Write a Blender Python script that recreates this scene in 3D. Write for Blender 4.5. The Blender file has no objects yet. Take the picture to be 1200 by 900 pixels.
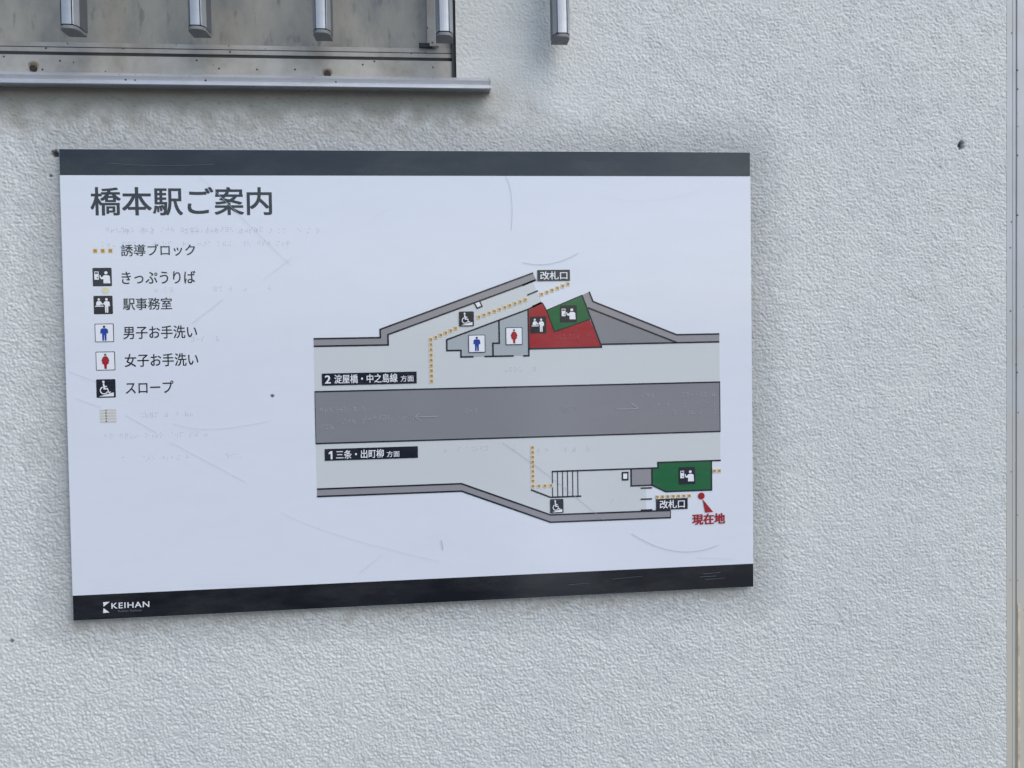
import bpy, bmesh, math, random
import numpy as np
from mathutils import Matrix, Vector

C = bpy.context.scene.collection
random.seed(4)
PI = math.pi

# ------------------------------------------------------------------ camera
# world: metres. The sign's printed face lies in the plane y = 0, its centre at x = z = 0; the viewer stands at y < 0.
cd = bpy.data.cameras.new('camera')
cam = bpy.data.objects.new('camera', cd)
C.objects.link(cam)
bpy.context.scene.camera = cam
yaw, pit, rol = math.radians(5.21295), math.radians(-1.39485), math.radians(-0.90418)
fw = Vector((math.sin(yaw) * math.cos(pit), math.cos(yaw) * math.cos(pit), math.sin(pit)))
rt0 = Vector((math.cos(yaw), -math.sin(yaw), 0))
up0 = rt0.cross(fw)
rt = rt0 * math.cos(rol) + up0 * math.sin(rol)
up = -rt0 * math.sin(rol) + up0 * math.cos(rol)
cam.matrix_world = Matrix(((rt.x, up.x, -fw.x, 0.02865), (rt.y, up.y, -fw.y, -0.9873), (rt.z, up.z, -fw.z, 0.0769), (0, 0, 0, 1)))
cd.sensor_width = 36
cd.lens = 26.1
cd.shift_y = -55 / 1200
cd.clip_start = 0.01
cd.clip_end = 2000

# ------------------------------------------------------------------ sky, sun, exposure
SUN_EL, SUN_AZ = math.radians(46), math.radians(40)      # azimuth measured from -y (the viewer's back) towards +x
sc = bpy.context.scene
w = bpy.data.worlds.new('World')
sc.world = w
w.use_nodes = True
nt = w.node_tree
sky = nt.nodes.new('ShaderNodeTexSky')
sky.sky_type = 'NISHITA'
sky.sun_disc = False
sky.sun_elevation = SUN_EL
sky.sun_rotation = PI - SUN_AZ
sky.dust_density = 1.5
sky.ozone_density = 1.6
sky.air_density = 1.0
nt.links.new(sky.outputs[0], nt.nodes['Background'].inputs[0])
nt.nodes['Background'].inputs[1].default_value = 0.15
sl = bpy.data.lights.new('sun', 'SUN')
sl.energy = 1.25
sl.angle = math.radians(58)
sl.color = (1.0, 0.975, 0.95)
sun = bpy.data.objects.new('sun', sl)
C.objects.link(sun)
sd = Vector((math.sin(SUN_AZ) * math.cos(SUN_EL), -math.cos(SUN_AZ) * math.cos(SUN_EL), math.sin(SUN_EL)))
sun.rotation_euler = (-sd).to_track_quat('-Z', 'Y').to_euler()
sun.location = sd * 5
sc.view_settings.view_transform = 'Standard'
sc.view_settings.look = 'None'
sc.view_settings.gamma = 1
sc.view_settings.use_curve_mapping = False
sc.view_settings.exposure = 0.27
sc.cycles.max_bounces = 6

# ------------------------------------------------------------------ helpers
def lin(h):
    c = [int(h[i:i + 2], 16) / 255 for i in (0, 2, 4)]
    return tuple((x / 12.92 if x <= 0.04045 else ((x + 0.055) / 1.055) ** 2.4) for x in c) + (1,)

def new_mat(name):
    m = bpy.data.materials.new(name)
    m.use_nodes = True
    return m, m.node_tree, m.node_tree.nodes, m.node_tree.links, m.node_tree.nodes['Principled BSDF']

def N(nodes, typ, **kw):
    n = nodes.new(typ)
    for k, v in kw.items():
        if k.startswith('in_'):
            n.inputs[k[3:].replace('_', ' ')].default_value = v
        else:
            setattr(n, k, v)
    return n

def ramp(nodes, stops):
    r = nodes.new('ShaderNodeValToRGB')
    e = r.color_ramp.elements
    e[0].position, e[0].color = stops[0]
    e[1].position, e[1].color = stops[-1]
    for p, c in stops[1:-1]:
        x = e.new(p)
        x.color = c
    return r

def g(v):
    return (v, v, v, 1)

def X(u):                       # millimetres from the sign's left edge -> x
    return (u - 450) / 1000

def Z(v):                       # millimetres down from the sign's top edge -> z
    return (300 - v) / 1000

def link(name, me, m=None, parent=None):
    o = bpy.data.objects.new(name, me)
    C.objects.link(o)
    if m is not None and me is not None:
        me.materials.append(m)
    if parent is not None:
        o.parent = parent
    return o

def empty(name, label, cat):
    o = bpy.data.objects.new(name, None)
    C.objects.link(o)
    o.empty_display_size = 0.05
    o['label'] = label
    o['category'] = cat
    return o

def mesh(name, vs, fs):
    me = bpy.data.meshes.new(name)
    me.from_pydata(vs, [], fs)
    me.update()
    return me

def prism(pts, a, b, axis):
    """closed outline extruded between a and b; axis 'x': pts are (y, z); axis 'z': pts are (x, y)."""
    n = len(pts)
    if axis == 'x':
        vs = [(a, p[0], p[1]) for p in pts] + [(b, p[0], p[1]) for p in pts]
    else:
        vs = [(p[0], p[1], a) for p in pts] + [(p[0], p[1], b) for p in pts]
    fs = [tuple(range(n)), tuple(range(2 * n - 1, n - 1, -1))]
    fs += [(i, (i + 1) % n, n + (i + 1) % n, n + i) for i in range(n)]
    return vs, fs

def solid(name, vs, fs, m, parent, bevel=0.0, smooth=False):
    bm = bmesh.new()
    bv = [bm.verts.new(v) for v in vs]
    for f in fs:
        bm.faces.new([bv[i] for i in f])
    bmesh.ops.recalc_face_normals(bm, faces=bm.faces)
    if bevel:
        bmesh.ops.bevel(bm, geom=[e for e in bm.edges if e.calc_face_angle(0) > 0.6], offset=bevel, segments=2, affect='EDGES', profile=0.5)
    me = bpy.data.meshes.new(name)
    bm.to_mesh(me)
    bm.free()
    if smooth:
        me.polygons.foreach_set('use_smooth', [True] * len(me.polygons))
    return link(name, me, m, parent)

def box(name, x0, x1, y0, y1, z0, z1, m, parent, bevel=0.0):
    vs, fs = prism([(x0, y0), (x1, y0), (x1, y1), (x0, y1)], z0, z1, 'z')
    return solid(name, vs, fs, m, parent, bevel)

LAY = 0.00016                   # one layer of printed film

def sheet(name, polys, layer, m, parent):
    """flat print: polygons in sign millimetres, on the sign's face."""
    vs, fs = [], []
    y = -LAY * layer
    for p in polys:
        k = len(vs)
        a = sum(p[i][0] * p[(i + 1) % len(p)][1] - p[(i + 1) % len(p)][0] * p[i][1] for i in range(len(p)))
        q = list(p) if a < 0 else list(reversed(p))
        vs += [(X(u), y, Z(v)) for u, v in q]
        fs.append(tuple(range(k, k + len(q))))
    return link(name, mesh(name, vs, fs), m, parent)

def ribbon(pts, wd):
    """outline polygon of a polyline of width wd with mitred joints"""
    L, R = [], []
    n = len(pts)
    for i in range(n):
        d = []
        if i > 0:
            d.append(Vector(pts[i]) - Vector(pts[i - 1]))
        if i < n - 1:
            d.append(Vector(pts[i + 1]) - Vector(pts[i]))
        d = [x.normalized() for x in d]
        t = sum(d, Vector((0, 0))).normalized()
        nn = Vector((-t.y, t.x))
        k = wd / 2 / max(0.35, nn.dot(Vector((-d[0].y, d[0].x))))
        p = Vector(pts[i])
        L.append(tuple(p + nn * k))
        R.append(tuple(p - nn * k))
    return [[L[i], L[i + 1], R[i + 1], R[i]] for i in range(n - 1)]

def rect(u0, v0, u1, v1):
    return [(u0, v0), (u1, v0), (u1, v1), (u0, v1)]

def disc(u, v, r, n=16, ry=None):
    ry = ry or r
    return [(u + r * math.cos(2 * PI * i / n), v + ry * math.sin(2 * PI * i / n)) for i in range(n)]

def rrect(u0, v0, u1, v1, r):
    out = []
    for cx, cy, a in ((u1 - r, v0 + r, -90), (u1 - r, v1 - r, 0), (u0 + r, v1 - r, 90), (u0 + r, v0 + r, 180)):
        for k in range(5):
            t = math.radians(a + k * 22.5)
            out.append((cx + r * math.cos(t), cy + r * math.sin(t)))
    return out

def lettering(name, s, u0, v0, u1, v1, layer, m, parent, bold=0.0, space=1.0):
    """flat glyphs whose ink fills the given rectangle of the sign"""
    cu = bpy.data.curves.new(name, 'FONT')
    cu.body = s
    cu.size = 1
    cu.fill_mode = 'FRONT'
    cu.space_character = space
    cu.resolution_u = 4
    t = bpy.data.objects.new(name, cu)
    C.objects.link(t)
    bpy.context.view_layer.update()
    dg = bpy.context.evaluated_depsgraph_get()
    me = bpy.data.meshes.new_from_object(t.evaluated_get(dg))
    me.materials.clear()
    bpy.data.objects.remove(t)
    bpy.data.curves.remove(cu)
    co = np.empty(len(me.vertices) * 3, 'f')
    me.vertices.foreach_get('co', co)
    co = co.reshape(-1, 3)
    a, b = co[:, :2].min(0), co[:, :2].max(0)
    f = (co[:, :2] - a) / (b - a)
    out = np.empty_like(co)
    out[:, 0] = X(u0) + f[:, 0] * (u1 - u0) / 1000
    out[:, 2] = Z(v1) + f[:, 1] * (v1 - v0) / 1000
    out[:, 1] = -LAY * layer
    me.vertices.foreach_set('co', out.ravel())
    me.update()
    if bold:                    # heavier strokes: the same print struck again a hair to each side
        bm = bmesh.new()
        hgt = (v1 - v0) / 1000
        d = bold * hgt / max(0.5, float(b[1] - a[1]))
        for i, (sx, sy) in enumerate(((0, 0), (1, .7), (-1, .7), (1, -.7), (-1, -.7), (1, 0), (-1, 0))):
            k = len(bm.verts)
            bm.from_mesh(me)
            bm.verts.ensure_lookup_table()
            for v in bm.verts[k:]:
                v.co += Vector((sx * d, -i * 0.000006, sy * d))
        bm.to_mesh(me)
        bm.free()
        me.update()
    return link(name, me, m, parent)

# ------------------------------------------------------------------ materials
def print_mat(name, hexcol, rough=0.11, film=True):
    m, t, n, l, b = new_mat(name)
    tc = N(n, 'ShaderNodeTexCoord')
    no = N(n, 'ShaderNodeTexNoise', in_Scale=9.0, in_Detail=6.0, in_Roughness=0.62)
    l.new(tc.outputs['Object'], no.inputs['Vector'])
    # a light film of dust and wiping, in broad streaks
    mp = N(n, 'ShaderNodeMapping')
    mp.inputs['Scale'].default_value = (5, 1, 16)
    mp.inputs['Rotation'].default_value = (0, 0.35, 0)
    l.new(tc.outputs['Object'], mp.inputs['Vector'])
    n2 = N(n, 'ShaderNodeTexNoise', in_Scale=1.6, in_Detail=8.0, in_Roughness=0.7)
    l.new(mp.outputs[0], n2.inputs['Vector'])
    r = ramp(n, [(0.42, g(0)), (0.75, g(1))])
    l.new(n2.outputs[0], r.inputs[0])
    mx = N(n, 'ShaderNodeMix', data_type='RGBA')
    mul = N(n, 'ShaderNodeMath', operation='MULTIPLY')
    mul.inputs[1].default_value = 0.07
    l.new(r.outputs[0], mul.inputs[0])
    l.new(mul.outputs[0], mx.inputs['Factor'])
    mx.inputs[6].default_value = lin(hexcol)
    mx.inputs[7].default_value = (0.42, 0.42, 0.40, 1)
    l.new(mx.outputs[2], b.inputs['Base Color'])
    mr = N(n, 'ShaderNodeMapRange')
    mr.inputs['To Min'].default_value = rough - 0.04
    mr.inputs['To Max'].default_value = rough + 0.12
    l.new(n2.outputs[0], mr.inputs[0])
    l.new(mr.outputs[0], b.inputs['Roughness'])
    bp = N(n, 'ShaderNodeBump')
    bp.inputs['Strength'].default_value = 0.35
    bp.inputs['Distance'].default_value = 0.0006
    l.new(no.outputs[0], bp.inputs['Height'])
    l.new(bp.outputs[0], b.inputs['Normal'])
    b.inputs['IOR'].default_value = 1.6
    return m

M = {}
M['white'] = print_mat('sign_white_film', 'E0E5ED')
M['band'] = print_mat('sign_band_black', '13161D', 0.10)
M['title'] = print_mat('print_charcoal', '292B30')
M['ink'] = print_mat('print_dark_navy', '191D2B')
M['platform'] = print_mat('print_pale_grey', 'D0D4D5')
M['room'] = print_mat('print_room_grey', 'AAB2B6')
M['wallgrey'] = print_mat('print_mid_grey', '949296')
M['track'] = print_mat('print_track_grey', '86878B')
M['red'] = print_mat('print_red', '9E1B26')
M['green'] = print_mat('print_green', '146339')
M['orange'] = print_mat('print_ochre', 'B08640')
M['halo'] = print_mat('print_pale_yellow', 'E6D9B4')
M['blue'] = print_mat('print_blue', '12409A')
M['redfig'] = print_mat('print_red_figure', 'A3222A')
M['paper'] = print_mat('print_white', 'ECEEF2')
M['faded'] = print_mat('print_faded_beige', 'D5DAE0')
M['sticker'] = print_mat('sticker_yellow', 'D9DCB4')
M['faint'] = print_mat('print_grey_small', '6B6E78')
M['scratch'] = print_mat('scratch_grey', 'C4CCD8', 0.3)
M['scratch_dark'] = print_mat('scratch_dark_grey', 'A6ADB8', 0.35)
M['chip'] = print_mat('chip_dark', '5D626C', 0.5)

def braille_mat(v=0.33, al=0.30):
    m, t, n, l, b = new_mat('clear_braille_resin')
    b.inputs['Base Color'].default_value = (v, v * 1.03, v * 1.1, 1)
    b.inputs['Roughness'].default_value = 0.2
    b.inputs['Alpha'].default_value = al
    return m
M['braille'] = braille_mat()
M['braille_light'] = braille_mat(0.62, 0.4)

def metal_mat(name, col, rough, metallic=1.0, grime_tone=0.5, specks=0.35, grain_axis=0, tint=(0.20, 0.18, 0.14, 1)):
    """anodised aluminium: fine drawn grain, dull patches, dirt and dark specks"""
    m, t, n, l, b = new_mat(name)
    tc = N(n, 'ShaderNodeTexCoord')
    mp = N(n, 'ShaderNodeMapping')
    s = [900, 900, 900]
    s[grain_axis] = 6
    mp.inputs['Scale'].default_value = s
    l.new(tc.outputs['Object'], mp.inputs['Vector'])
    gr = N(n, 'ShaderNodeTexNoise', in_Scale=1.0, in_Detail=3.0)
    l.new(mp.outputs[0], gr.inputs['Vector'])
    big = N(n, 'ShaderNodeTexNoise', in_Scale=14.0, in_Detail=8.0, in_Roughness=0.65)
    l.new(tc.outputs['Object'], big.inputs['Vector'])
    r1 = ramp(n, [(0.38, g(0)), (0.72, g(1))])
    l.new(big.outputs[0], r1.inputs[0])
    mx = N(n, 'ShaderNodeMix', data_type='RGBA')
    mu = N(n, 'ShaderNodeMath', operation='MULTIPLY')
    mu.inputs[1].default_value = grime_tone
    l.new(r1.outputs[0], mu.inputs[0])
    l.new(mu.outputs[0], mx.inputs['Factor'])
    mx.inputs[6].default_value = col
    mx.inputs[7].default_value = tint
    # specks
    vo = N(n, 'ShaderNodeTexVoronoi', in_Scale=105.0)
    vo.inputs['Randomness'].default_value = 1.0
    l.new(tc.outputs['Object'], vo.inputs['Vector'])
    rs = ramp(n, [(0.10, g(1)), (0.17, g(0))])
    l.new(vo.outputs['Distance'], rs.inputs[0])
    sep = N(n, 'ShaderNodeSeparateColor')
    l.new(vo.outputs['Color'], sep.inputs[0])
    lt = N(n, 'ShaderNodeMath', operation='LESS_THAN')
    lt.inputs[1].default_value = specks
    l.new(sep.outputs[0], lt.inputs[0])
    ms = N(n, 'ShaderNodeMath', operation='MULTIPLY')
    l.new(rs.outputs[0], ms.inputs[0])
    l.new(lt.outputs[0], ms.inputs[1])
    mx2 = N(n, 'ShaderNodeMix', data_type='RGBA')
    l.new(ms.outputs[0], mx2.inputs['Factor'])
    l.new(mx.outputs[2], mx2.inputs[6])
    mx2.inputs[7].default_value = (0.025, 0.022, 0.02, 1)
    l.new(mx2.outputs[2], b.inputs['Base Color'])
    im = N(n, 'ShaderNodeMath', operation='MULTIPLY_ADD')
    l.new(ms.outputs[0], im.inputs[0])
    im.inputs[1].default_value = -metallic
    im.inputs[2].default_value = metallic
    l.new(im.outputs[0], b.inputs['Metallic'])
    mr = N(n, 'ShaderNodeMapRange')
    mr.inputs['To Min'].default_value = rough
    mr.inputs['To Max'].default_value = min(1, rough + 0.3)
    l.new(big.outputs[0], mr.inputs[0])
    l.new(mr.outputs[0], b.inputs['Roughness'])
    bp = N(n, 'ShaderNodeBump')
    bp.inputs['Strength'].default_value = 0.25
    bp.inputs['Distance'].default_value = 0.0002
    l.new(gr.outputs[0], bp.inputs['Height'])
    l.new(bp.outputs[0], b.inputs['Normal'])
    return m

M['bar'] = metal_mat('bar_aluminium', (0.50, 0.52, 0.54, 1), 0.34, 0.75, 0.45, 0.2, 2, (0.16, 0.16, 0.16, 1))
M['bar_side_shade'] = metal_mat('bar_side_shade_grey', (0.20, 0.215, 0.235, 1), 0.4, 0.7, 0.3, 0.06, 2, (0.12, 0.12, 0.12, 1))
M['sill'] = metal_mat('sill_aluminium', (0.60, 0.62, 0.65, 1), 0.36, 0.6, 0.35, 0.2, 0)
M['frame'] = metal_mat('frame_aluminium', (0.45, 0.435, 0.395, 1), 0.45, 0.3, 0.8, 0.45, 0)
M['rail'] = metal_mat('rail_aluminium', (0.43, 0.42, 0.39, 1), 0.42, 0.3, 0.8, 0.5, 0)
M['trim'] = metal_mat('door_trim_metal', (0.50, 0.52, 0.535, 1), 0.4, 0.15, 0.3, 0.25, 2, (0.42, 0.39, 0.30, 1))

def yellowed_below(m, top, bottom, col, amt):
    t = m.node_tree
    n, l, b = t.nodes, t.links, t.nodes['Principled BSDF']
    src = b.inputs['Base Color'].links[0].from_socket
    tc = N(n, 'ShaderNodeTexCoord')
    sp = N(n, 'ShaderNodeSeparateXYZ')
    l.new(tc.outputs['Object'], sp.inputs[0])
    no = N(n, 'ShaderNodeTexNoise', in_Scale=12.0, in_Detail=6.0)
    l.new(tc.outputs['Object'], no.inputs['Vector'])
    ad = N(n, 'ShaderNodeMath', operation='MULTIPLY_ADD')
    l.new(no.outputs[0], ad.inputs[0])
    ad.inputs[1].default_value = 0.25
    l.new(sp.outputs['Z'], ad.inputs[2])
    mr = N(n, 'ShaderNodeMapRange')
    mr.inputs['From Min'].default_value = top
    mr.inputs['From Max'].default_value = bottom
    mr.inputs['To Max'].default_value = amt
    l.new(ad.outputs[0], mr.inputs[0])
    mx = N(n, 'ShaderNodeMix', data_type='RGBA')
    l.new(mr.outputs[0], mx.inputs['Factor'])
    l.new(src, mx.inputs[6])
    mx.inputs[7].default_value = col
    l.new(mx.outputs[2], b.inputs['Base Color'])
yellowed_below(M['trim'], 0.15, -0.35, (0.60, 0.57, 0.47, 1), 0.85)

def simple(name, col, rough=0.6, metallic=0.0, scale=60, amt=0.3, bump=0.0003):
    m, t, n, l, b = new_mat(name)
    tc = N(n, 'ShaderNodeTexCoord')
    no = N(n, 'ShaderNodeTexNoise', in_Scale=scale, in_Detail=8.0, in_Roughness=0.6)
    l.new(tc.outputs['Object'], no.inputs['Vector'])
    r = ramp(n, [(0.3, tuple(c * (1 - amt) for c in col[:3]) + (1,)), (0.7, tuple(min(1, c * (1 + amt)) for c in col[:3]) + (1,))])
    l.new(no.outputs[0], r.inputs[0])
    l.new(r.outputs[0], b.inputs['Base Color'])
    b.inputs['Roughness'].default_value = rough
    b.inputs['Metallic'].default_value = metallic
    bp = N(n, 'ShaderNodeBump')
    bp.inputs['Strength'].default_value = 0.4
    bp.inputs['Distance'].default_value = bump
    l.new(no.outputs[0], bp.inputs['Height'])
    l.new(bp.outputs[0], b.inputs['Normal'])
    return m

M['cap'] = simple('cap_grey_plastic', (0.19, 0.20, 0.205, 1), 0.55, 0, 120, 0.15)
M['seal'] = simple('dark_rubber_seal', (0.03, 0.032, 0.035, 1), 0.7)
M['edge'] = simple('board_edge_dark', (0.045, 0.045, 0.055, 1), 0.6)
M['screw'] = simple('screw_dark', (0.035, 0.03, 0.028, 1), 0.6, 0.3, 400)
M['asphalt'] = simple('asphalt', (0.075, 0.073, 0.07, 1), 0.9, 0, 40, 0.3, 0.004)

def pane_mat():
    m, t, n, l, b = new_mat('frosted_pane')
    tc = N(n, 'ShaderNodeTexCoord')
    mp = N(n, 'ShaderNodeMapping')
    mp.inputs['Scale'].default_value = (3, 1, 1.5)
    l.new(tc.outputs['Object'], mp.inputs['Vector'])
    a = N(n, 'ShaderNodeTexNoise', in_Scale=5.0, in_Detail=9.0, in_Roughness=0.65)
    l.new(mp.outputs[0], a.inputs['Vector'])
    r = ramp(n, [(0.32, (0.17, 0.178, 0.175, 1)), (0.50, (0.29, 0.28, 0.24, 1)), (0.70, (0.38, 0.36, 0.305, 1))])
    l.new(a.outputs[0], r.inputs[0])
    # rain marks and small smudges
    mp2 = N(n, 'ShaderNodeMapping')
    mp2.inputs['Scale'].default_value = (90, 1, 34)
    l.new(tc.outputs['Object'], mp2.inputs['Vector'])
    s = N(n, 'ShaderNodeTexNoise', in_Scale=1.0, in_Detail=4.0)
    l.new(mp2.outputs[0], s.inputs['Vector'])
    rs = ramp(n, [(0.58, g(0)), (0.74, g(0.75))])
    l.new(s.outputs[0], rs.inputs[0])
    mx = N(n, 'ShaderNodeMix', data_type='RGBA')
    l.new(rs.outputs[0], mx.inputs['Factor'])
    l.new(r.outputs[0], mx.inputs[6])
    mx.inputs[7].default_value = (0.12, 0.112, 0.095, 1)
    l.new(mx.outputs[2], b.inputs['Base Color'])
    b.inputs['Roughness'].default_value = 0.33
    return m
M['pane'] = pane_mat()

def stucco_mat():
    m, t, n, l, b = new_mat('painted_stucco')
    tc = N(n, 'ShaderNodeTexCoord')
    big = N(n, 'ShaderNodeTexNoise', in_Scale=4.0, in_Detail=7.0, in_Roughness=0.6)
    l.new(tc.outputs['Object'], big.inputs['Vector'])
    r = ramp(n, [(0.30, (0.64, 0.66, 0.65, 1)), (0.70, (0.70, 0.718, 0.688, 1))])
    l.new(big.outputs[0], r.inputs[0])
    at = N(n, 'ShaderNodeAttribute', attribute_name='wear_tint')       # r: dirt and darker tone  g: tan tint  b: bare dark hole
    sp = N(n, 'ShaderNodeSeparateColor')
    l.new(at.outputs['Color'], sp.inputs[0])
    cur = r.outputs[0]
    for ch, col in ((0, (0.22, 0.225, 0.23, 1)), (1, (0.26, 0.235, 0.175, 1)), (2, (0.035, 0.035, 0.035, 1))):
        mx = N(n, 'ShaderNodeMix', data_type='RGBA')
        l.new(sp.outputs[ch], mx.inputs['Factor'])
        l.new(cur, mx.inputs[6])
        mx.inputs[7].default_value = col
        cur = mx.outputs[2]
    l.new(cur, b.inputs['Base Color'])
    b.inputs['Roughness'].default_value = 0.62
    b.inputs['Specular IOR Level'].default_value = 0.35
    f = N(n, 'ShaderNodeTexNoise', in_Scale=420.0, in_Detail=5.0, in_Roughness=0.6)
    l.new(tc.outputs['Object'], f.inputs['Vector'])
    bp = N(n, 'ShaderNodeBump')
    bp.inputs['Strength'].default_value = 0.45
    bp.inputs['Distance'].default_value = 0.0009
    l.new(f.outputs[0], bp.inputs['Height'])
    l.new(bp.outputs[0], b.inputs['Normal'])
    return m
M['stucco'] = stucco_mat()

# ------------------------------------------------------------------ ground in front of the wall (below the picture), plus sheets added for the sign's reflections
GZ = -1.45
go = link('ground', mesh('ground', [(-400, -400, GZ), (400, -400, GZ), (400, 0.3, GZ), (-400, 0.3, GZ)], [(0, 1, 2, 3)]), M['asphalt'])
go['kind'] = 'structure'
M['concrete'] = simple('added_ground_concrete', (0.26, 0.25, 0.23, 1), 0.85, 0, 3.0, 0.45, 0.003)
M['added_streak_path'] = simple('added_path_pale', (0.80, 0.78, 0.73, 1), 0.85, 0, 5.0, 0.12, 0.002)
o = link('added_light_ground', mesh('added_light_ground', [(0.42, -2.2, GZ + .004), (30, -2.2, GZ + .004), (30, -40, GZ + .004), (4.5, -40, GZ + .004)], [(3, 2, 1, 0)]), M['concrete'])  # unseen paler ground, added to lighten what the footer mirrors
o['kind'] = 'structure'
o = link('added_streak_path', mesh('added_streak_path', [(0.40, -3.0, GZ + .008), (0.80, -3.0, GZ + .008), (8.4, -40, GZ + .008), (4.9, -40, GZ + .008)], [(3, 2, 1, 0)]), M['added_streak_path'])  # unseen strip, added for the pale streak mirrored in the sign
o['kind'] = 'structure'
o = link('added_warm_patch', mesh('added_warm_patch', [(1.7, -8.6, GZ + .008), (3.9, -8.6, GZ + .008), (4.4, -11.0, GZ + .008), (2.4, -11.0, GZ + .008)], [(3, 2, 1, 0)]), simple('added_warm_patch', (0.80, 0.33, 0.22, 1), 0.85, 0, 2.0, 0.3, 0.002))  # unseen patch, added for warm blotches mirrored in the track print
o['kind'] = 'structure'

# ------------------------------------------------------------------ stucco wall
WY = 0.009                      # mean wall surface: 9 mm behind the sign's face
rng = np.random.default_rng(11)
NG = 2048                       # 1 mm noise cells, periodic

def band_noise(lo, hi, seed, ax=1.0):
    r = np.random.default_rng(seed)
    a = np.fft.rfft2(r.standard_normal((NG, NG)).astype('f4'))
    ky = np.fft.fftfreq(NG)[:, None]
    kx = np.fft.rfftfreq(NG)[None, :] * ax
    k = np.sqrt(kx * kx + ky * ky) + 1e-9
    lam = 1 / k
    f = np.exp(-(np.clip(np.log(lo / lam), 0, None) / 0.35) ** 2) * np.exp(-(np.clip(np.log(lam / hi), 0, None) / 0.35) ** 2)
    o = np.fft.irfft2(a * f, s=(NG, NG))
    return (o / o.std()).astype('f4')

def sample(fld, u, v):
    u = (u + 800) % NG
    v = (v + 900) % NG
    i, j = np.floor(u).astype(int), np.floor(v).astype(int)
    a, b = u - i, v - j
    i1, j1 = (i + 1) % NG, (j + 1) % NG
    i, j = i % NG, j % NG
    return (fld[j, i] * (1 - a) + fld[j, i1] * a) * (1 - b) + (fld[j1, i] * (1 - a) + fld[j1, i1] * a) * b

def grow(start, end, step, k=1.12, mx=30):
    out, x, s = [], start, step
    d = 1 if end > start else -1
    while (end - x) * d > 0:
        s = min(mx, s * k)
        x += d * s
        out.append(x)
    out[-1] = end
    return out

ST = 1.25
us = np.array(sorted(grow(-120, -900, ST)) + list(np.arange(-120, 1281.5, ST)))
vs_ = np.array(sorted(grow(-240, -900, ST)) + list(np.arange(-240, 905, ST)) + grow(905, 1750, ST))
us[np.argmin(abs(us - 501))] = 501.0
us[-1] = 1281.5
vs_[np.argmin(abs(vs_ + 79))] = -79.0
U, V = np.meshgrid(us, vs_)
nA = band_noise(4.8, 8.2, 1)
nB = band_noise(3.2, 5, 2)
nC = band_noise(40, 220, 3)
nD = band_noise(14, 30, 4)
nE = band_noise(4.5, 12, 5, 2.6)
A, B_, Cn, D, E_ = (sample(f, U, V) for f in (nA, nB, nC, nD, nE))
lump = 1 - np.exp(-np.abs(A) * 2.0)                      # rounded grains with creases between them
lump2 = 1 - np.exp(-np.abs(B_) * 1.3)

def sstep(x, a, b):
    t = np.clip((x - a) / (b - a), 0, 1)
    return t * t * (3 - 2 * t)

# trowelled smoother beside and below the window, rougher low on the wall
smooth_patch = np.exp(-(((U - 590) / 130) ** 2 + ((V + 120) / 110) ** 2))
smooth_low = (1 - sstep(V + 8 * Cn, -58, -22)) * (1 - sstep(U, 520, 600))
amp = 1 - 0.55 * smooth_patch - 0.5 * smooth_low
amp *= 0.86 + 0.05 * np.clip(Cn, -2, 2) + 0.22 * sstep(V, 500, 820)
h = amp * (2.3 * lump + 1.0 * lump2 + 0.02 * D) + 0.04 * Cn + 1.0 * smooth_low * np.exp(-np.abs(E_) * 3) * -1.0
# distance to the sign's edge (outside) for the darker halo round it
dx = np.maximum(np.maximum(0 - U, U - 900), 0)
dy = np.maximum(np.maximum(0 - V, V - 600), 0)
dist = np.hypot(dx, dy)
grime_tone = (0.20 * (1 - sstep(dist + 7 * Cn + 2.5 * D, 36, 60)) + 0.20 * (1 - sstep(dist + 3 * D, 4, 40))) * (V > -76)
grime_tone += 0.025 * np.clip(Cn, 0, 2)
tan = 0.42 * (1 - sstep(V - 600 + 3 * D + 3 * Cn, 2, 26)) * (V > 595) * sstep(U, -15, 0) * (1 - sstep(U, 860, 900))  # tan tint just below the sign's lower edge
tan += (0.56 - 0.03 * Cn) * (1 - sstep(V + 4 * Cn + 3 * D, -60, -6)) * np.where(V < -76, np.exp(-((V + 76) / 25) ** 2), 1) * (1 - sstep(U + 5 * Cn, 490, 640))
tan += 0.10 * np.exp(-(((U - 540) / 60) ** 2 + ((V + 170) / 70) ** 2))
grime_tone += 0.30 * np.exp(-((V + 76) / 5.0) ** 2) * (U < 548) + 0.35 * np.exp(-((V + 62 + 4 * Cn) / 2.6) ** 2) * (U < 520) * np.clip(E_, 0, 1)  # darker line close under the sill, a broken one further down
grime_tone += 0.25 * sstep(E_, 1.6, 2.4) * smooth_low
# worn joint right beside the window and small dark pits
pits = sstep(B_ * 0.7 + D * 0.5, 2.3, 2.9)
grime_tone += 0.35 * pits
hole = np.zeros_like(U)
for (hu, hv, ru, rv, dp, bare) in ((1213, -13, 4.3, 6.0, 10, 1.0), (-9, 4.5, 4.6, 4.2, 7, .9), (-15, 32.5, 1.5, 1.6, 4, .9), (-80, 626, 2.0, 2.4, 3, .7),):
    q = np.hypot((U - hu) / ru, (V - hv) / rv) + 0.16 * B_
    hm = 1 - sstep(q, 0.75, 1.15)
    h = h * (1 - hm) - dp * hm
    lit = 0.55 * sstep((V - hv) / rv, 0.0, 0.9) * (dp > 8)  # lower half of the deep hole painted paler, as lit from above
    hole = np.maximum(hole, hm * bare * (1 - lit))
h = np.where(((np.abs(U - 501) < 1) & (V < -75)) | ((np.abs(V + 79) < 1) & (U < 505)), 0.2, h)
P = np.stack([X(U), WY + 0.0006 - 0.00082 * h, Z(V)], -1).reshape(-1, 3).astype('f4')
nu, nv = len(us), len(vs_)
idx = np.arange(nu * nv).reshape(nv, nu)
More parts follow.
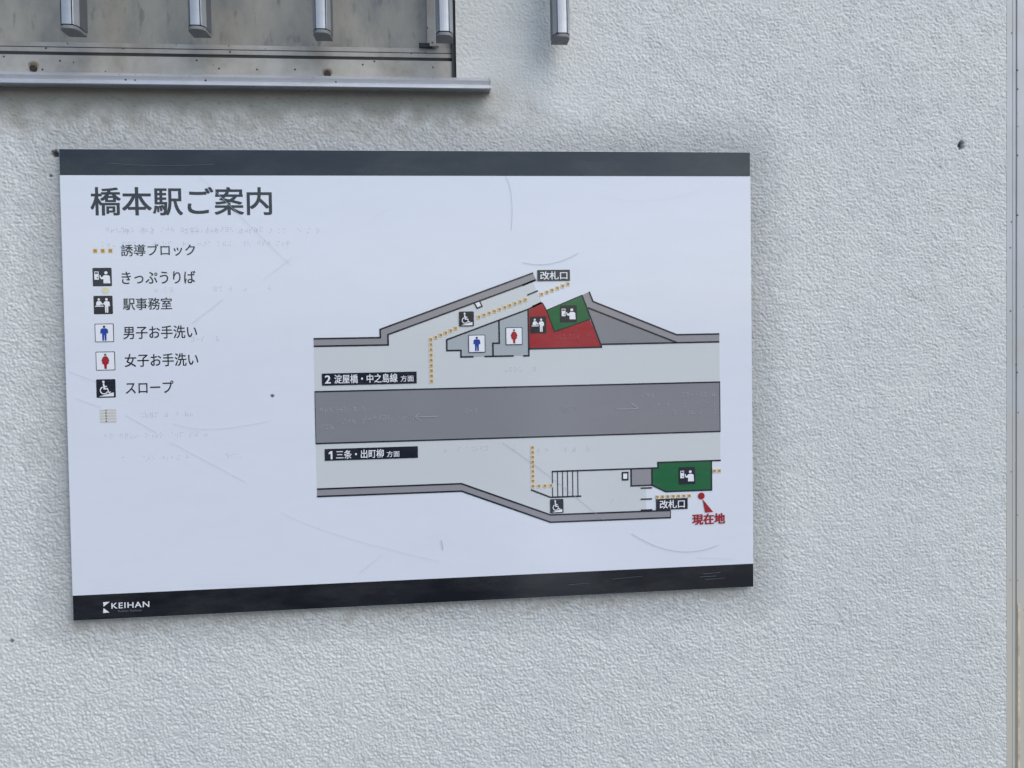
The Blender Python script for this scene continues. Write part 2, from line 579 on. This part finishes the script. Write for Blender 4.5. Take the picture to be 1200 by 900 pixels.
q = np.stack([idx[:-1, :-1], idx[1:, :-1], idx[1:, 1:], idx[:-1, 1:]], -1)
uc = (us[:-1] + us[1:])[None, :] / 2
vc = (vs_[:-1] + vs_[1:])[:, None] / 2
keep = ~((uc < 501) & (vc < -79))
keep &= ~((uc > 14) & (uc < 886) & (vc > 14) & (vc < 586))
F = q[keep]
used = np.zeros(nu * nv, bool)
used[F.ravel()] = True
remap = np.cumsum(used) - 1
P = P[used]
F = remap[F]
me = bpy.data.meshes.new('plaster')
me.vertices.add(len(P))
me.vertices.foreach_set('co', P.ravel())
me.loops.add(F.size)
me.loops.foreach_set('vertex_index', F.ravel().astype('i4'))
me.polygons.add(len(F))
me.polygons.foreach_set('loop_start', np.arange(0, F.size, 4, dtype='i4'))
me.polygons.foreach_set('loop_total', np.full(len(F), 4, 'i4'))
me.polygons.foreach_set('use_smooth', np.ones(len(F), bool))
me.update(calc_edges=True)
ca = me.color_attributes.new('wear_tint', 'FLOAT_COLOR', 'POINT')
W = np.stack([np.clip(grime_tone, 0, .9), np.clip(tan, 0, .9), hole, np.ones_like(U)], -1).reshape(-1, 4)[used].astype('f4')
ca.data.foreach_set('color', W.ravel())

wall = empty('stucco_wall', 'pale grey rough stucco wall behind the station map sign', 'wall')
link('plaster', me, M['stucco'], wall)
# the wall's return into the window opening
box('window_reveal', X(501.4), X(509), WY + 0.004, WY + 0.10, Z(-79.5), Z(-900), M['stucco'], wall)

# ------------------------------------------------------------------ window (a part of the wall)
WX0, WX1 = X(-900), X(499.6)
fvs, ffs = prism([(0.016, Z(-93)), (0.016, Z(-122.4)), (0.020, Z(-123.4)), (0.060, Z(-123.4)), (0.060, Z(-93))], WX0, WX1, 'x')
win = solid('window', fvs, ffs, M['frame'], wall, 0.0004)
# two stepped rails above the bottom frame
box('rail_joint', WX0, X(498), 0.0228, 0.04, Z(-133.2), Z(-135.6), M['seal'], win)
box('rail_joint', WX0, X(461), 0.0300, 0.0362, Z(-141.0), Z(-143.6), M['seal'], win)
box('rail', WX0, X(497), 0.0225, 0.05, Z(-135.2), Z(-141.2), M['rail'], win, 0.0005)
box('rail', WX0, X(498), 0.0205, 0.05, Z(-128.0), Z(-133.7), M['rail'], win, 0.0005)
box('track_gap_shade', WX0, X(499), 0.0215, 0.055, Z(-122.8), Z(-128.3), M['seal'], win)  # dark filler puts the deep gap's shade into the colour
box('pane', WX0, X(462.5), 0.036, 0.042, Z(-141.6), Z(-900), M['pane'], win)
box('side_frame', X(462.7), X(474), 0.024, 0.05, Z(-141.5), Z(-900), M['frame'], win, 0.0006)
box('side_frame', X(474.4), X(495.4), 0.0275, 0.05, Z(-141.5), Z(-900), M['frame'], win, 0.0006)
box('seal_strip', X(495.6), X(500.6), 0.0135, 0.048, Z(-95), Z(-900), M['seal'], win)
box('corner_block', X(452), X(470), 0.0175, 0.0222, Z(-141.0), Z(-147.0), M['seal'], win, 0.0008)
box('corner_block', X(466), X(478), 0.0160, 0.0222, Z(-142.0), Z(-148.5), M['rail'], win, 0.0008)
# sill with sloped top and a drip lip
pr = [(0.034, Z(-97.2)), (0.004, Z(-96.8)), (-0.0005, Z(-95.4)), (-0.0125, Z(-88.8)), (-0.0140, Z(-87.6)), (-0.0124, Z(-82.6)), (-0.0128, Z(-81.8)), (-0.0172, Z(-80.6)),
      (-0.0184, Z(-79.4)), (-0.0186, Z(-76.4)), (-0.0176, Z(-75.8)), (-0.0155, Z(-76.2)), (-0.0125, Z(-79.0)), (0.020, Z(-79.4))]
svs, sfs = prism(pr, WX0, X(543.5), 'x')
sill = solid('sill', svs, sfs, M['sill'], win)
pr2 = [(p[0] - (0.0007 if p[0] < 0.003 else 0), p[1] + (0.0006 if p[1] > Z(-85) else -0.0004)) for p in pr]
evs, efs = prism(pr2, X(543.6), X(545.2), 'x')
solid('sill_end', evs, efs, M['sill'], win, 0.0002)
for su, sv in ((-35, -104.5), (332, -103.0)):
    o = solid('screw', *prism([(X(su) + 0.0042 * math.cos(k * PI / 7), Z(sv) + 0.0042 * math.sin(k * PI / 7)) for k in range(14)], 0.0128, 0.0172, 'z'), M['screw'], win, 0.0006)
    o.data.transform(Matrix(((1, 0, 0, 0), (0, 0, 1, 0), (0, 1, 0, 0), (0, 0, 0, 1))))

def rust_mat():
    m, t, n, l, b = new_mat('rust_bleed')
    tc = N(n, 'ShaderNodeTexCoord')
    ln_ = N(n, 'ShaderNodeVectorMath', operation='LENGTH')
    mp = N(n, 'ShaderNodeMapping')
    mp.inputs['Scale'].default_value = (95, 1, 120)
    l.new(tc.outputs['Object'], mp.inputs['Vector'])
    l.new(mp.outputs[0], ln_.inputs[0])
    no = N(n, 'ShaderNodeTexNoise', in_Scale=160.0, in_Detail=5.0)
    l.new(tc.outputs['Object'], no.inputs['Vector'])
    ad = N(n, 'ShaderNodeMath', operation='MULTIPLY_ADD')
    l.new(no.outputs[0], ad.inputs[0])
    ad.inputs[1].default_value = 0.5
    l.new(ln_.outputs['Value'], ad.inputs[2])
    r = ramp(n, [(0.45, g(0.85)), (1.15, g(0))])
    l.new(ad.outputs[0], r.inputs[0])
    l.new(r.outputs[0], b.inputs['Alpha'])
    b.inputs['Base Color'].default_value = (0.20, 0.12, 0.055, 1)
    b.inputs['Roughness'].default_value = 0.8
    return m
M['rust'] = rust_mat()
for su, sv, k in ((-35, -109, 1.0), (332, -105.5, 0.7)):
    o = link('rust_stain', mesh('rust_stain', [(-.013 * k, 0, -.009 * k), (.013 * k, 0, -.009 * k), (.013 * k, 0, .011 * k), (-.013 * k, 0, .011 * k)], [(0, 1, 2, 3)]), M['rust'], win)
    o.location = (X(su), 0.0156, Z(sv))

# ------------------------------------------------------------------ security grille in front of the window
grille = empty('window_grille', 'aluminium security bars hanging in front of the window at the top left', 'window grille')
cs = [(0, 30), (0, 9.5), (0.5, 8.2), (3.6, 1.6), (4.2, 1.0), (4.4, 1.9), (5.1, 1.9), (5.3, 0.5), (8, 0.15), (11, 0), (14, 0.15), (16.7, 0.5), (16.9, 1.9), (17.6, 1.9), (17.8, 1.0), (18.4, 1.6), (21.5, 8.2), (22, 9.5), (22, 30)]
cap_cs = [(0.3, 29.5), (0.3, 9.6), (1.6, 5.6), (4.2, 1.9), (7, 0.8), (11, 0.45), (15, 0.8), (17.8, 1.9), (20.4, 5.6), (21.7, 9.6), (21.7, 29.5)]
core = [(2, 28), (2, 9), (5, 3.6), (11, 2.2), (17, 3.6), (20, 9), (20, 28)]
BY = -0.045
first = None
for i, (bu, bv) in enumerate(((23.7, -133.8), (172.6, -135.6), (322.6, -134.2), (474.6, -134.0), (624.2, -134.8))):
    if first is None:
        b0 = solid('bar', *prism([(x / 1000, y / 1000) for x, y in cs], 0.0052, 0.60, 'z'), M['bar'], grille)
        c0 = solid('end_cap', *prism([(x / 1000, y / 1000) for x, y in cap_cs], 0.0, 0.0042, 'z'), M['cap'], b0, 0.0004)
        k0 = solid('cap_seam', *prism([(x / 1000, y / 1000) for x, y in core], 0.0035, 0.0062, 'z'), M['seal'], b0)
        b0.data.materials.append(M['bar_side_shade'])  # darker copy of the bar metal: shade painted on the side faces
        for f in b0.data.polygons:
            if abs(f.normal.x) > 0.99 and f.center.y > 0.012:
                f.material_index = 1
        g0 = box('groove_shade', 0.0042, 0.0053, 0.0002, 0.0030, 0.0052, 0.60, M['seal'], b0)  # dark strips paint the shade of the two front grooves
        g1 = box('groove_shade', 0.0167, 0.0178, 0.0002, 0.0030, 0.0052, 0.60, M['seal'], b0)
        first = (b0, c0, k0, g0, g1)
        b = b0
    else:
        b = first[0].copy()
        C.objects.link(b)
        for s in first[1:]:
            k = s.copy()
            C.objects.link(k)
            k.parent = b
    b.location = (X(bu), BY, Z(bv))
    b.rotation_euler = (0, math.radians((0.25, -0.2, 0.1, 0.0, -0.15)[i]), 0)
box('cross_rail', X(-20), X(700), BY + 0.0305, BY + 0.040, Z(-452), Z(-420), M['bar'], grille, 0.001)

# ------------------------------------------------------------------ metal door trim at the right edge
trim = empty('door_trim', 'weathered pale metal door trim running down the right edge of the wall', 'door trim')
tv, tf = prism([(X(1282.0), 0.05), (X(1282.0), 0.0100), (X(1282.8), 0.0092), (X(1290.8), 0.0092), (X(1291.2), 0.0098), (X(1291.8), 0.0098), (X(1292.2), 0.0092), (X(1296), 0.0092),
                (X(1296.4), 0.0098), (X(1297.2), 0.0098), (X(1297.8), 0.0080), (X(1330), 0.0080), (X(1331), 0.009), (X(1331), 0.05)], GZ, Z(-900), 'z')
solid('jamb_face', tv, tf, M['trim'], trim)
box('seal_strip', X(1281.2), X(1281.95), 0.0112, 0.03, GZ, Z(-900), M['seal'], trim)
box('paint_run', X(1298.8), X(1302.5), 0.0072, 0.0079, Z(895), Z(648), simple('bare_wood_strip', (0.62, 0.52, 0.36, 1), 0.6), trim, 0.0002)

# ------------------------------------------------------------------ the sign
sign = empty('information_sign', 'white station map sign with black top and bottom bands on the stucco wall', 'sign')
sign.location = (0, 0, 0)
bo = box('board', X(0), X(900), 0.0, 0.0062, Z(600), Z(0), M['white'], sign, 0.0003)
bo.data.materials.append(M['edge'])
for p in bo.data.polygons:
    if p.normal.y > -0.9:
        p.material_index = 1
box('mounting_tape', X(20), X(880), 0.0064, 0.0082, Z(580), Z(20), M['seal'], sign)
sheet('header_band', [rect(0.4, 0.4, 899.6, 33)], 1, M['band'], sign)
foot = sheet('footer_band', [rect(0.4, 567.4, 899.6, 599.6)], 1, M['band'], sign)
sheet('emblem', [[(37.3, 577.6), (45.4, 577.4), (37.8, 583.4)], [(37.6, 585.2), (44.8, 591.2), (37.0, 591.5)]], 2, M['paper'], foot)
lettering('lettering', 'KEIHAN', 47.5, 579.2, 94.0, 586.4, 2, M['paper'], foot, 0.012, 1.12)
lettering('lettering', 'Keihan Railway', 55.5, 588.6, 84.5, 592.4, 2, M['faint'], foot)
lettering('title', '橋本駅ご案内', 36.8, 48.2, 259.5, 83.6, 1, M['title'], sign, 0.016)

# pictograms: polygons in tile units, x right, y down
def circ(x, y, r, ry=None, n=14):
    return disc(x, y, r, n, ry)

TICKET = [[(.09, .20), (.32, .20), (.32, .64), (.09, .64)], circ(.70, .27, .085),
          [(.60, .40), (.82, .40), (.90, .46), (.92, .84), (.56, .84), (.56, .62), (.46, .62), (.38, .55), (.36, .40), (.41, .40), (.45, .52), (.52, .48)]]
TICKET_D = [[(.12, .24), (.29, .24), (.29, .32), (.12, .32)], [(.22, .50), (.28, .50), (.28, .56), (.22, .56)]]
OFFICE = [circ(.28, .20, .065), [(.20, .29), (.36, .29), (.42, .36), (.50, .46), (.44, .50), (.37, .44), (.37, .52), (.14, .52), (.14, .38)],
          [(.08, .54), (.52, .54), (.52, .59), (.08, .59)], circ(.68, .20, .07),
          [(.60, .30), (.77, .30), (.84, .36), (.86, .56), (.80, .57), (.77, .54), (.76, .92), (.69, .92), (.685, .62), (.67, .62), (.665, .92), (.60, .92), (.59, .50), (.52, .47), (.50, .42)]]
MAN = [[(.40, .25), (.60, .25), (.69, .31), (.71, .52), (.65, .54), (.62, .50), (.61, .92), (.52, .92), (.505, .60), (.495, .60), (.48, .92), (.39, .92), (.38, .50), (.35, .54), (.29, .52), (.31, .31)]]
MAN_H = [circ(.50, .17, .065)]
WOMAN = [[(.42, .25), (.58, .25), (.65, .33), (.71, .50), (.66, .54), (.68, .62), (.58, .70), (.56, .92), (.445, .92), (.42, .70), (.32, .62), (.34, .54), (.29, .50), (.35, .33)]]
WOMAN_H = [circ(.50, .17, .065)]

def ring(cx, cy, r, wd, a0, a1, n=16):
    o = [(cx + r * math.cos(math.radians(a0 + (a1 - a0) * i / n)), cy + r * math.sin(math.radians(a0 + (a1 - a0) * i / n))) for i in range(n + 1)]
    return ribbon(o, wd)

WHEEL = [circ(.38, .14, .065), [(.34, .22), (.42, .22), (.44, .36), (.56, .36), (.56, .41), (.45, .42), (.46, .48), (.60, .48), (.66, .68), (.74, .67), (.76, .71), (.64, .76), (.56, .55), (.38, .55)]]
WHEEL += ring(.40, .60, .19, .055, -20 + 40, 250)
WHEEL += [[(.12, .93), (.88, .72), (.90, .75), (.90, .93)]]

def tile(kind, u0, v0, u1, v1, layer, parent):
    """a pictogram tile: returns the tile part"""
    mp = lambda ps: [[(u0 + x * (u1 - u0), v0 + y * (v1 - v0)) for x, y in p] for p in ps]
    if kind in ('ticket', 'office', 'slope'):
        t = sheet('pictogram_tile', [rrect(u0, v0, u1, v1, 1.2)], layer, M['ink'], parent)
        sh = {'ticket': TICKET, 'office': OFFICE, 'slope': WHEEL}[kind]
        sheet({'ticket': 'ticket_machine_symbol', 'office': 'counter_symbol', 'slope': 'wheelchair_symbol'}[kind], mp(sh), layer + 1, M['paper'], t)
        if kind == 'ticket':
            sheet('screen_mark', mp(TICKET_D), layer + 2, M['ink'], t)
    else:
        t = sheet('pictogram_tile', [rrect(u0, v0, u1, v1, 1.0)], layer, M['ink'], parent)
        sheet('tile_face', [rrect(u0 + .9, v0 + .9, u1 - .9, v1 - .9, .6)], layer + 1, M['paper'], t)
        if kind == 'man':
            sheet('man_symbol', mp(MAN), layer + 2, M['blue'], t)
            sheet('head', mp(MAN_H), layer + 2, M['ink'], t)
        else:
            sheet('woman_symbol', mp(WOMAN), layer + 2, M['redfig'], t)
            sheet('head', mp(WOMAN_H), layer + 2, M['chip'], t)
    return t

def dots(parent, layer, runs):
    a, b = [], []
    for (u0, v0), (u1, v1), n in runs:
        for i in range(n):
            t = i / max(1, n - 1)
            u, v = u0 + (u1 - u0) * t, v0 + (v1 - v0) * t
            b.append(rect(u - 2.6, v - 2.6, u + 2.6, v + 2.6))
            a.append(rect(u - 1.65, v - 1.65, u + 1.65, v + 1.65))
    return a, b

# legend
def legend(s, u0, v0, u1, v1):
    return lettering('legend_lettering', s, u0, v0, u1, v1, 1, M['ink'], sign, 0.010)

for u in (40.2, 49.4, 58.6):
    d = sheet('guide_dot', [rect(u - 3.1, 125.4, u + 3.1, 131.6)], 1, M['halo'], sign)
    sheet('dot_core', [rect(u - 2.1, 126.4, u + 2.1, 130.6)], 2, M['orange'], d)
legend('誘導ブロック', 71.5, 120.5, 162.5, 135.5)
tile('ticket', 36.2, 150, 59.4, 173.4, 1, sign)
legend('きっぷうりば', 71.5, 154.8, 162, 170.8)
tile('office', 36.4, 185.4, 59.6, 208.8, 1, sign)
legend('駅事務室', 72.2, 188.6, 132.2, 204.0)
tile('man', 36.8, 220.8, 60.0, 244.4, 1, sign)
legend('男子お手洗い', 71.6, 224.6, 162.2, 241.0)
tile('woman', 37.0, 256.4, 60.6, 280.4, 1, sign)
legend('女子お手洗い', 72.4, 260.0, 162.8, 276.6)
tile('slope', 36.6, 291.6, 60.2, 315.2, 1, sign)
legend('スロープ', 72.6, 295.2, 131.2, 310.8)
fd = sheet('faded_stair_mark', [rrect(40, 330, 60, 347.5, 1)], 1, M['faded'], sign)
sheet('stripe', [rect(40, 330.5 + 3.6 * k, 60, 332 + 3.6 * k) for k in range(5)] + [rect(47, 330.5, 48.4, 346.4)], 2, print_mat('print_faint_peach', 'D2C9B8'), fd)
sheet('yellow_sticker', [disc(51.2, 178.6, 4.6, 20, 4.2)], 2, M['sticker'], sign)
sheet('paint_chip', [[(252.5, 316.5), (255, 315.6), (257.6, 316.8), (256.9, 318.9), (254.6, 320.4), (252.8, 318.6)]], 1, M['chip'], sign)

# station map: every printed area and line is a part; the map base carries its small pieces
LW = 2.1
mapo = sheet('station_map', [
    [(309, 254.5), (405, 254.5), (405, 241), (597, 172), (606, 193), (609, 201), (591, 210), (591, 263), (690, 263), (690, 259), (854, 259), (854, 314), (309, 314)],
    [(309, 382), (854, 382), (854, 422.5), (766, 422.5), (766, 430), (728.5, 430), (728.5, 453), (749, 453), (749, 488), (617, 488), (498, 441.5), (309, 441.5)]], 1, M['platform'], sign)
sheet('track_area', [rect(309, 314, 854, 382)], 2, M['track'], mapo)
sheet('boundary_strip', [[(309, 244.8), (395, 244.8), (395, 234), (598, 162), (602.5, 171.2), (405, 241), (405, 254.6), (309, 254.6)]], 2, M['wallgrey'], mapo)
sheet('boundary_strip', [[(309, 441.8), (498, 441.4), (617, 488), (783, 488.4), (783, 498.4), (617, 498), (498, 451.4), (309, 451.6)]], 2, M['wallgrey'], mapo)
sheet('boundary_strip', [[(664, 192.5), (674, 188), (679, 201.2), (794, 248), (854, 248), (854, 258.4), (794, 258.4), (672, 209)]], 2, M['wallgrey'], mapo)
sheet('embankment_area', [[(671.5, 209), (794, 258.6), (690, 259), (688, 254)]], 2, M['track'], mapo)
sheet('toilet_room', [[(481.5, 249), (591, 210), (591, 272.5), (501, 272.5), (500, 263.5), (482, 263.5)]], 2, M['room'], mapo)
sheet('station_office', [[(591, 212), (610, 201.5), (616.5, 213), (626, 241), (674, 225), (690, 262.5), (591, 263.5)]], 3, M['red'], mapo)
sheet('ticket_hall', [[(615.5, 212), (663.6, 192.6), (674.5, 225), (626, 241)]], 3, M['green'], mapo)
sheet('ticket_hall', [[(757.5, 429.6), (766, 429.6), (766, 421.8), (841, 421.8), (841, 462), (777, 462), (757.5, 452.4)]], 3, M['green'], mapo)
sheet('machine_room', [rect(728.5, 430, 757.5, 452.6)], 2, M['wallgrey'], mapo)
lines = []
def ln(*p, wd=LW):
    lines.extend(ribbon(list(p), wd))
ln((309, 244.8), (395, 244.8), (395, 234), (598.4, 162))
ln((309, 254.6), (405, 254.6), (405, 241), (602.5, 171.4))
ln((309, 314), (854.4, 314), wd=1.9)
ln((309, 382), (854.4, 382), wd=1.9)
ln((309, 313.6), (309, 382.4), wd=0.7)
ln((854, 313.6), (854, 382.4), wd=0.9)
ln((309, 441.8), (498, 441.4), (617, 488), (783, 488.4))
ln((309, 451.6), (498, 451.4), (617, 498), (783.4, 498.4))
ln((783, 488.4), (783, 498.8), wd=0.9)
ln((664, 192.5), (690, 262.8))
ln((674, 188), (679, 201.2), (794, 248), (854, 248))
ln((672, 209.6), (794, 258.6))
ln((690, 259.2), (854, 258.8))
ln((590.5, 263.4), (690.8, 263.0))
ln((610, 201.8), (616, 213), (626, 241), (674, 225.2), wd=1.5)
ln((616, 212), (664, 192.6), wd=1.3)
ln((591, 211), (591, 272.6), (583.4, 272.6))
ln((481.8, 249.2), (591, 210.4), (609, 202.2))
ln((481.8, 248.6), (481.8, 263.6), (500.4, 263.6), (500.4, 272.4), (517, 272.4))
ln((531.5, 272.4), (570.5, 272.4))
ln((551.6, 225), (551.6, 255), (543, 255), (543, 272.4))
ln((584, 178.4), (600.5, 171.6), wd=2.4)
ln((590, 191.6), (604.5, 185.8), wd=1.9)
ln((596.5, 207.2), (609.2, 201.6), wd=2.6)
ln((619.6, 429.4), (766, 429.4), (766, 422), (854.4, 422))
ln((841, 421.6), (841, 462.4), (776.6, 462.4), (757.5, 452.8))
ln((757.5, 430), (757.5, 452.8), (728.5, 452.8), (728.5, 429.8))
for u in (620.4, 627.4, 634.2, 641.0, 648.0, 655.0):
    ln((u, 429), (u, 464), wd=1.25)
ln((591, 453), (617.4, 464.2), (659.5, 464.2))
for v in (456.4, 471.6, 486.6):
    ln((741.4, v), (757.4, v), wd=2.0)
sheet('map_line', lines, 4, M['ink'], mapo)
for ps in ([(518, 200.4), (526.4, 197.2), (530.6, 206.0), (522.6, 209.4)], rect(715.6, 433.2, 724.8, 445.0)):
    a = sheet('shelter_mark', [ps], 5, M['ink'], mapo)
    cxm, cym = sum(p[0] for p in ps) / 4, sum(p[1] for p in ps) / 4
    sheet('shelter_mark_centre', [[(cxm + (p[0] - cxm) * .6, cym + (p[1] - cym) * .6) for p in ps]], 6, M['paper'], mapo)
runs = [((461, 303.5), (461, 255), 8), ((461, 248.5), (494, 234.2), 6), ((525, 219.6), (587.5, 197.6), 10), ((609.5, 190.6), (645.4, 177.2), 6),
        ((594, 396), (594, 441), 8), ((594, 448.2), (618.4, 448.2), 4), ((764.5, 469.2), (809.4, 469.2), 7), ((845.4, 436.2), (852.2, 436.2), 2)]
da, db = dots(mapo, 3, runs)
o = sheet('guide_dot_row', da, 6, M['orange'], mapo); o['kind'] = 'stuff'
o = sheet('guide_dot_surround', db, 5, M['halo'], mapo); o['kind'] = 'stuff'  # flat pale yellow print squares behind the dots
tile('slope', 498.6, 212.2, 518.2, 231.8, 7, sign)
tile('man', 510.4, 243.4, 532.8, 267.0, 7, sign)
tile('woman', 560.2, 234.2, 582.6, 257.6, 7, sign)
tile('office', 593.6, 220.2, 615.0, 242.6, 7, sign)
tile('ticket', 634.0, 206.0, 656.6, 228.4, 7, sign)
tile('slope', 616.8, 466.8, 634.8, 485.8, 7, sign)
tile('ticket', 794.8, 429.8, 817.8, 453.0, 7, sign)
def plate(u0, v0, u1, v1):
    return sheet('name_plate', [rect(u0, v0, u1, v1)], 5, M['ink'], sign)
p = plate(318.6, 290.4, 441.4, 306.2)
lettering('lettering', '2', 322.6, 293.2, 329.6, 303.4, 6, M['paper'], p, 0.02)
lettering('lettering', '淀屋橋・中之島線', 334.6, 292.4, 416.2, 303.9, 6, M['paper'], p, 0.012)
lettering('lettering', '方面', 420.4, 295.4, 437.4, 303.4, 6, M['paper'], p, 0.010)
p = plate(320.0, 389.4, 441.2, 404.9)
sheet('lettering', [[(327.7, 392.4), (329.9, 392.4), (329.9, 403.0), (327.7, 403.0), (327.7, 395.4), (325.2, 396.6), (325.2, 394.4)]], 6, M['paper'], p)
lettering('lettering', '三条・出町柳', 334.8, 391.8, 396.4, 402.9, 6, M['paper'], p, 0.012)
lettering('lettering', '方面', 400.4, 394.8, 417.0, 402.6, 6, M['paper'], p, 0.010)
p = plate(604.0, 158.2, 648.0, 173.0)
lettering('lettering', '改札口', 608.0, 160.4, 644.4, 171.0, 6, M['paper'], p, 0.016)
p = plate(762.8, 472.2, 807.0, 487.2)
lettering('lettering', '改札口', 767.8, 474.2, 802.6, 485.4, 6, M['paper'], p, 0.016)
hm = sheet('here_marker', [disc(826.4, 470.2, 4.7, 24), [(828.0, 474.4), (843.0, 493.0), (831.6, 493.2)]], 5, M['red'], sign)
lettering('lettering', '現在地', 813.8, 495.2, 859.4, 509.6, 5, M['red'], hm, 0.034)

# raised clear braille and guide arrows
def braille(rows):
    bm = bmesh.new()
    r = random.Random(9)
    ring_n = 6
    def dome(u, v, rad):
        top = bm.verts.new((X(u), -LAY * 8 - 0.0005, Z(v)))
        rr = []
        for k in range(ring_n):
            a = 2 * PI * k / ring_n
            rr.append(bm.verts.new((X(u) + rad * math.cos(a), -LAY * 8, Z(v) + rad * math.sin(a))))
        for k in range(ring_n):
            bm.faces.new((rr[k], rr[(k + 1) % ring_n], top))
    for u0, u1, v, dens in rows:
        u = u0
        while u < u1:
            if r.random() < dens:
                for c in range(2):
                    for q in range(3):
                        if r.random() < 0.52:
                            dome(u + c * 2.3, v + q * 2.3, 0.00075)
            u += 6.2 if r.random() < .85 else 12
    bmesh.ops.recalc_face_normals(bm, faces=bm.faces)
    me = bpy.data.meshes.new('braille')
    bm.to_mesh(me)
    bm.free()
    me.polygons.foreach_set('use_smooth', [True] * len(me.polygons))
    return me
o = link('braille', braille([(55, 250, 100, .9), (72, 320, 102, .55), (50, 290, 118, .85), (100, 270, 176, .45), (150, 200, 240, .5), (90, 160, 336, .6),
                             (40, 170, 362, .7), (60, 230, 392, .6), (560, 615, 288, .6), (470, 580, 393, .6), (600, 680, 398, .4), (620, 680, 246, .9), (700, 770, 470, .3)]), M['braille'], sign)
o['kind'] = 'stuff'
o = link('braille', braille([(316, 378, 336, .85), (345, 375, 352, .9), (316, 335, 358, .9), (372, 436, 348, .9), (505, 532, 342, .9), (745, 850, 328, .75), (760, 850, 342, .8), (770, 846, 352, .4)]), M['braille_light'], sign)
o['kind'] = 'stuff'
o = link('braille', braille([(632, 652, 343, 1), (636, 652, 346, 1)]), M['braille'], sign)
o['kind'] = 'stuff'
M['raise'] = print_mat('raised_pale_line', 'A9ACB2', 0.3)
sheet('raised_arrow', ribbon([(438, 350.5), (467.5, 350.5)], 0.8) + ribbon([(446, 356), (438, 350.5), (443.5, 346)], 0.7), 7, M['raise'], mapo)
sheet('raised_arrow', ribbon([(709, 347.5), (740, 347.5)], 0.8) + ribbon([(730, 340), (740, 347.5)], 0.8), 7, M['raise'], mapo)

# scratches: thin scores in the film
def curve(p, n=14):
    if len(p) == 2:
        return p
    out = []
    (a, b, c) = p
    for i in range(n + 1):
        t = i / n
        q = tuple(a[k] * (1 - t) ** 2 + (2 * b[k] - (a[k] + c[k]) / 2) * 2 * t * (1 - t) + c[k] * t * t for k in (0, 1))
        out.append(q)
    return out
SC = [((171, 34), (283, 150), .5), ((246, 168), (286, 138), .45), ((157, 222), (196, 192), .6), ((564, 34), (571, 62), (570, 105), .5), ((584, 148), (622, 150), (660, 136), .6),
      ((4, 280), (38, 295), .5), ((12, 315), (42, 327), .5), ((72, 338), (110, 362), .6), ((126, 374), (220, 430), .5), ((130, 350), (178, 359), (252, 350), .45),
      ((553, 388), (612, 432), (690, 498), .5), ((728, 518), (790, 545), (850, 539), .6), ((360, 556), (394, 531), .5), ((262, 470), (340, 505), (470, 545), .35),
      ((150, 560), (260, 566), .3), ((820, 555), (872, 560), .35), ((470, 516), (472, 529), .9), ((390, 88), (410, 76), .4), ((690, 60), (760, 66), (830, 52), .25)]
for i, s in enumerate(SC):
    sheet('scratch', ribbon(curve([tuple(x) for x in s[:-1]]), s[-1] * (.8 if i in (3, 4, 10, 11, 16) else .65)), 9, M['scratch_dark' if i in (3, 4, 10, 11, 16) else 'scratch'], sign)
for s in (((60, 18), (120, 21), (190, 19), .25), ((828, 578), (852, 577), .4), ((822, 582), (846, 581.5), .5), ((830, 586), (858, 585), .35), ((700, 579), (742, 577), .3), ((640, 584), (668, 583), .3)):
    sheet('scratch', ribbon(curve([tuple(x) for x in s[:-1]]), s[-1]), 9, M['faint'], sign)
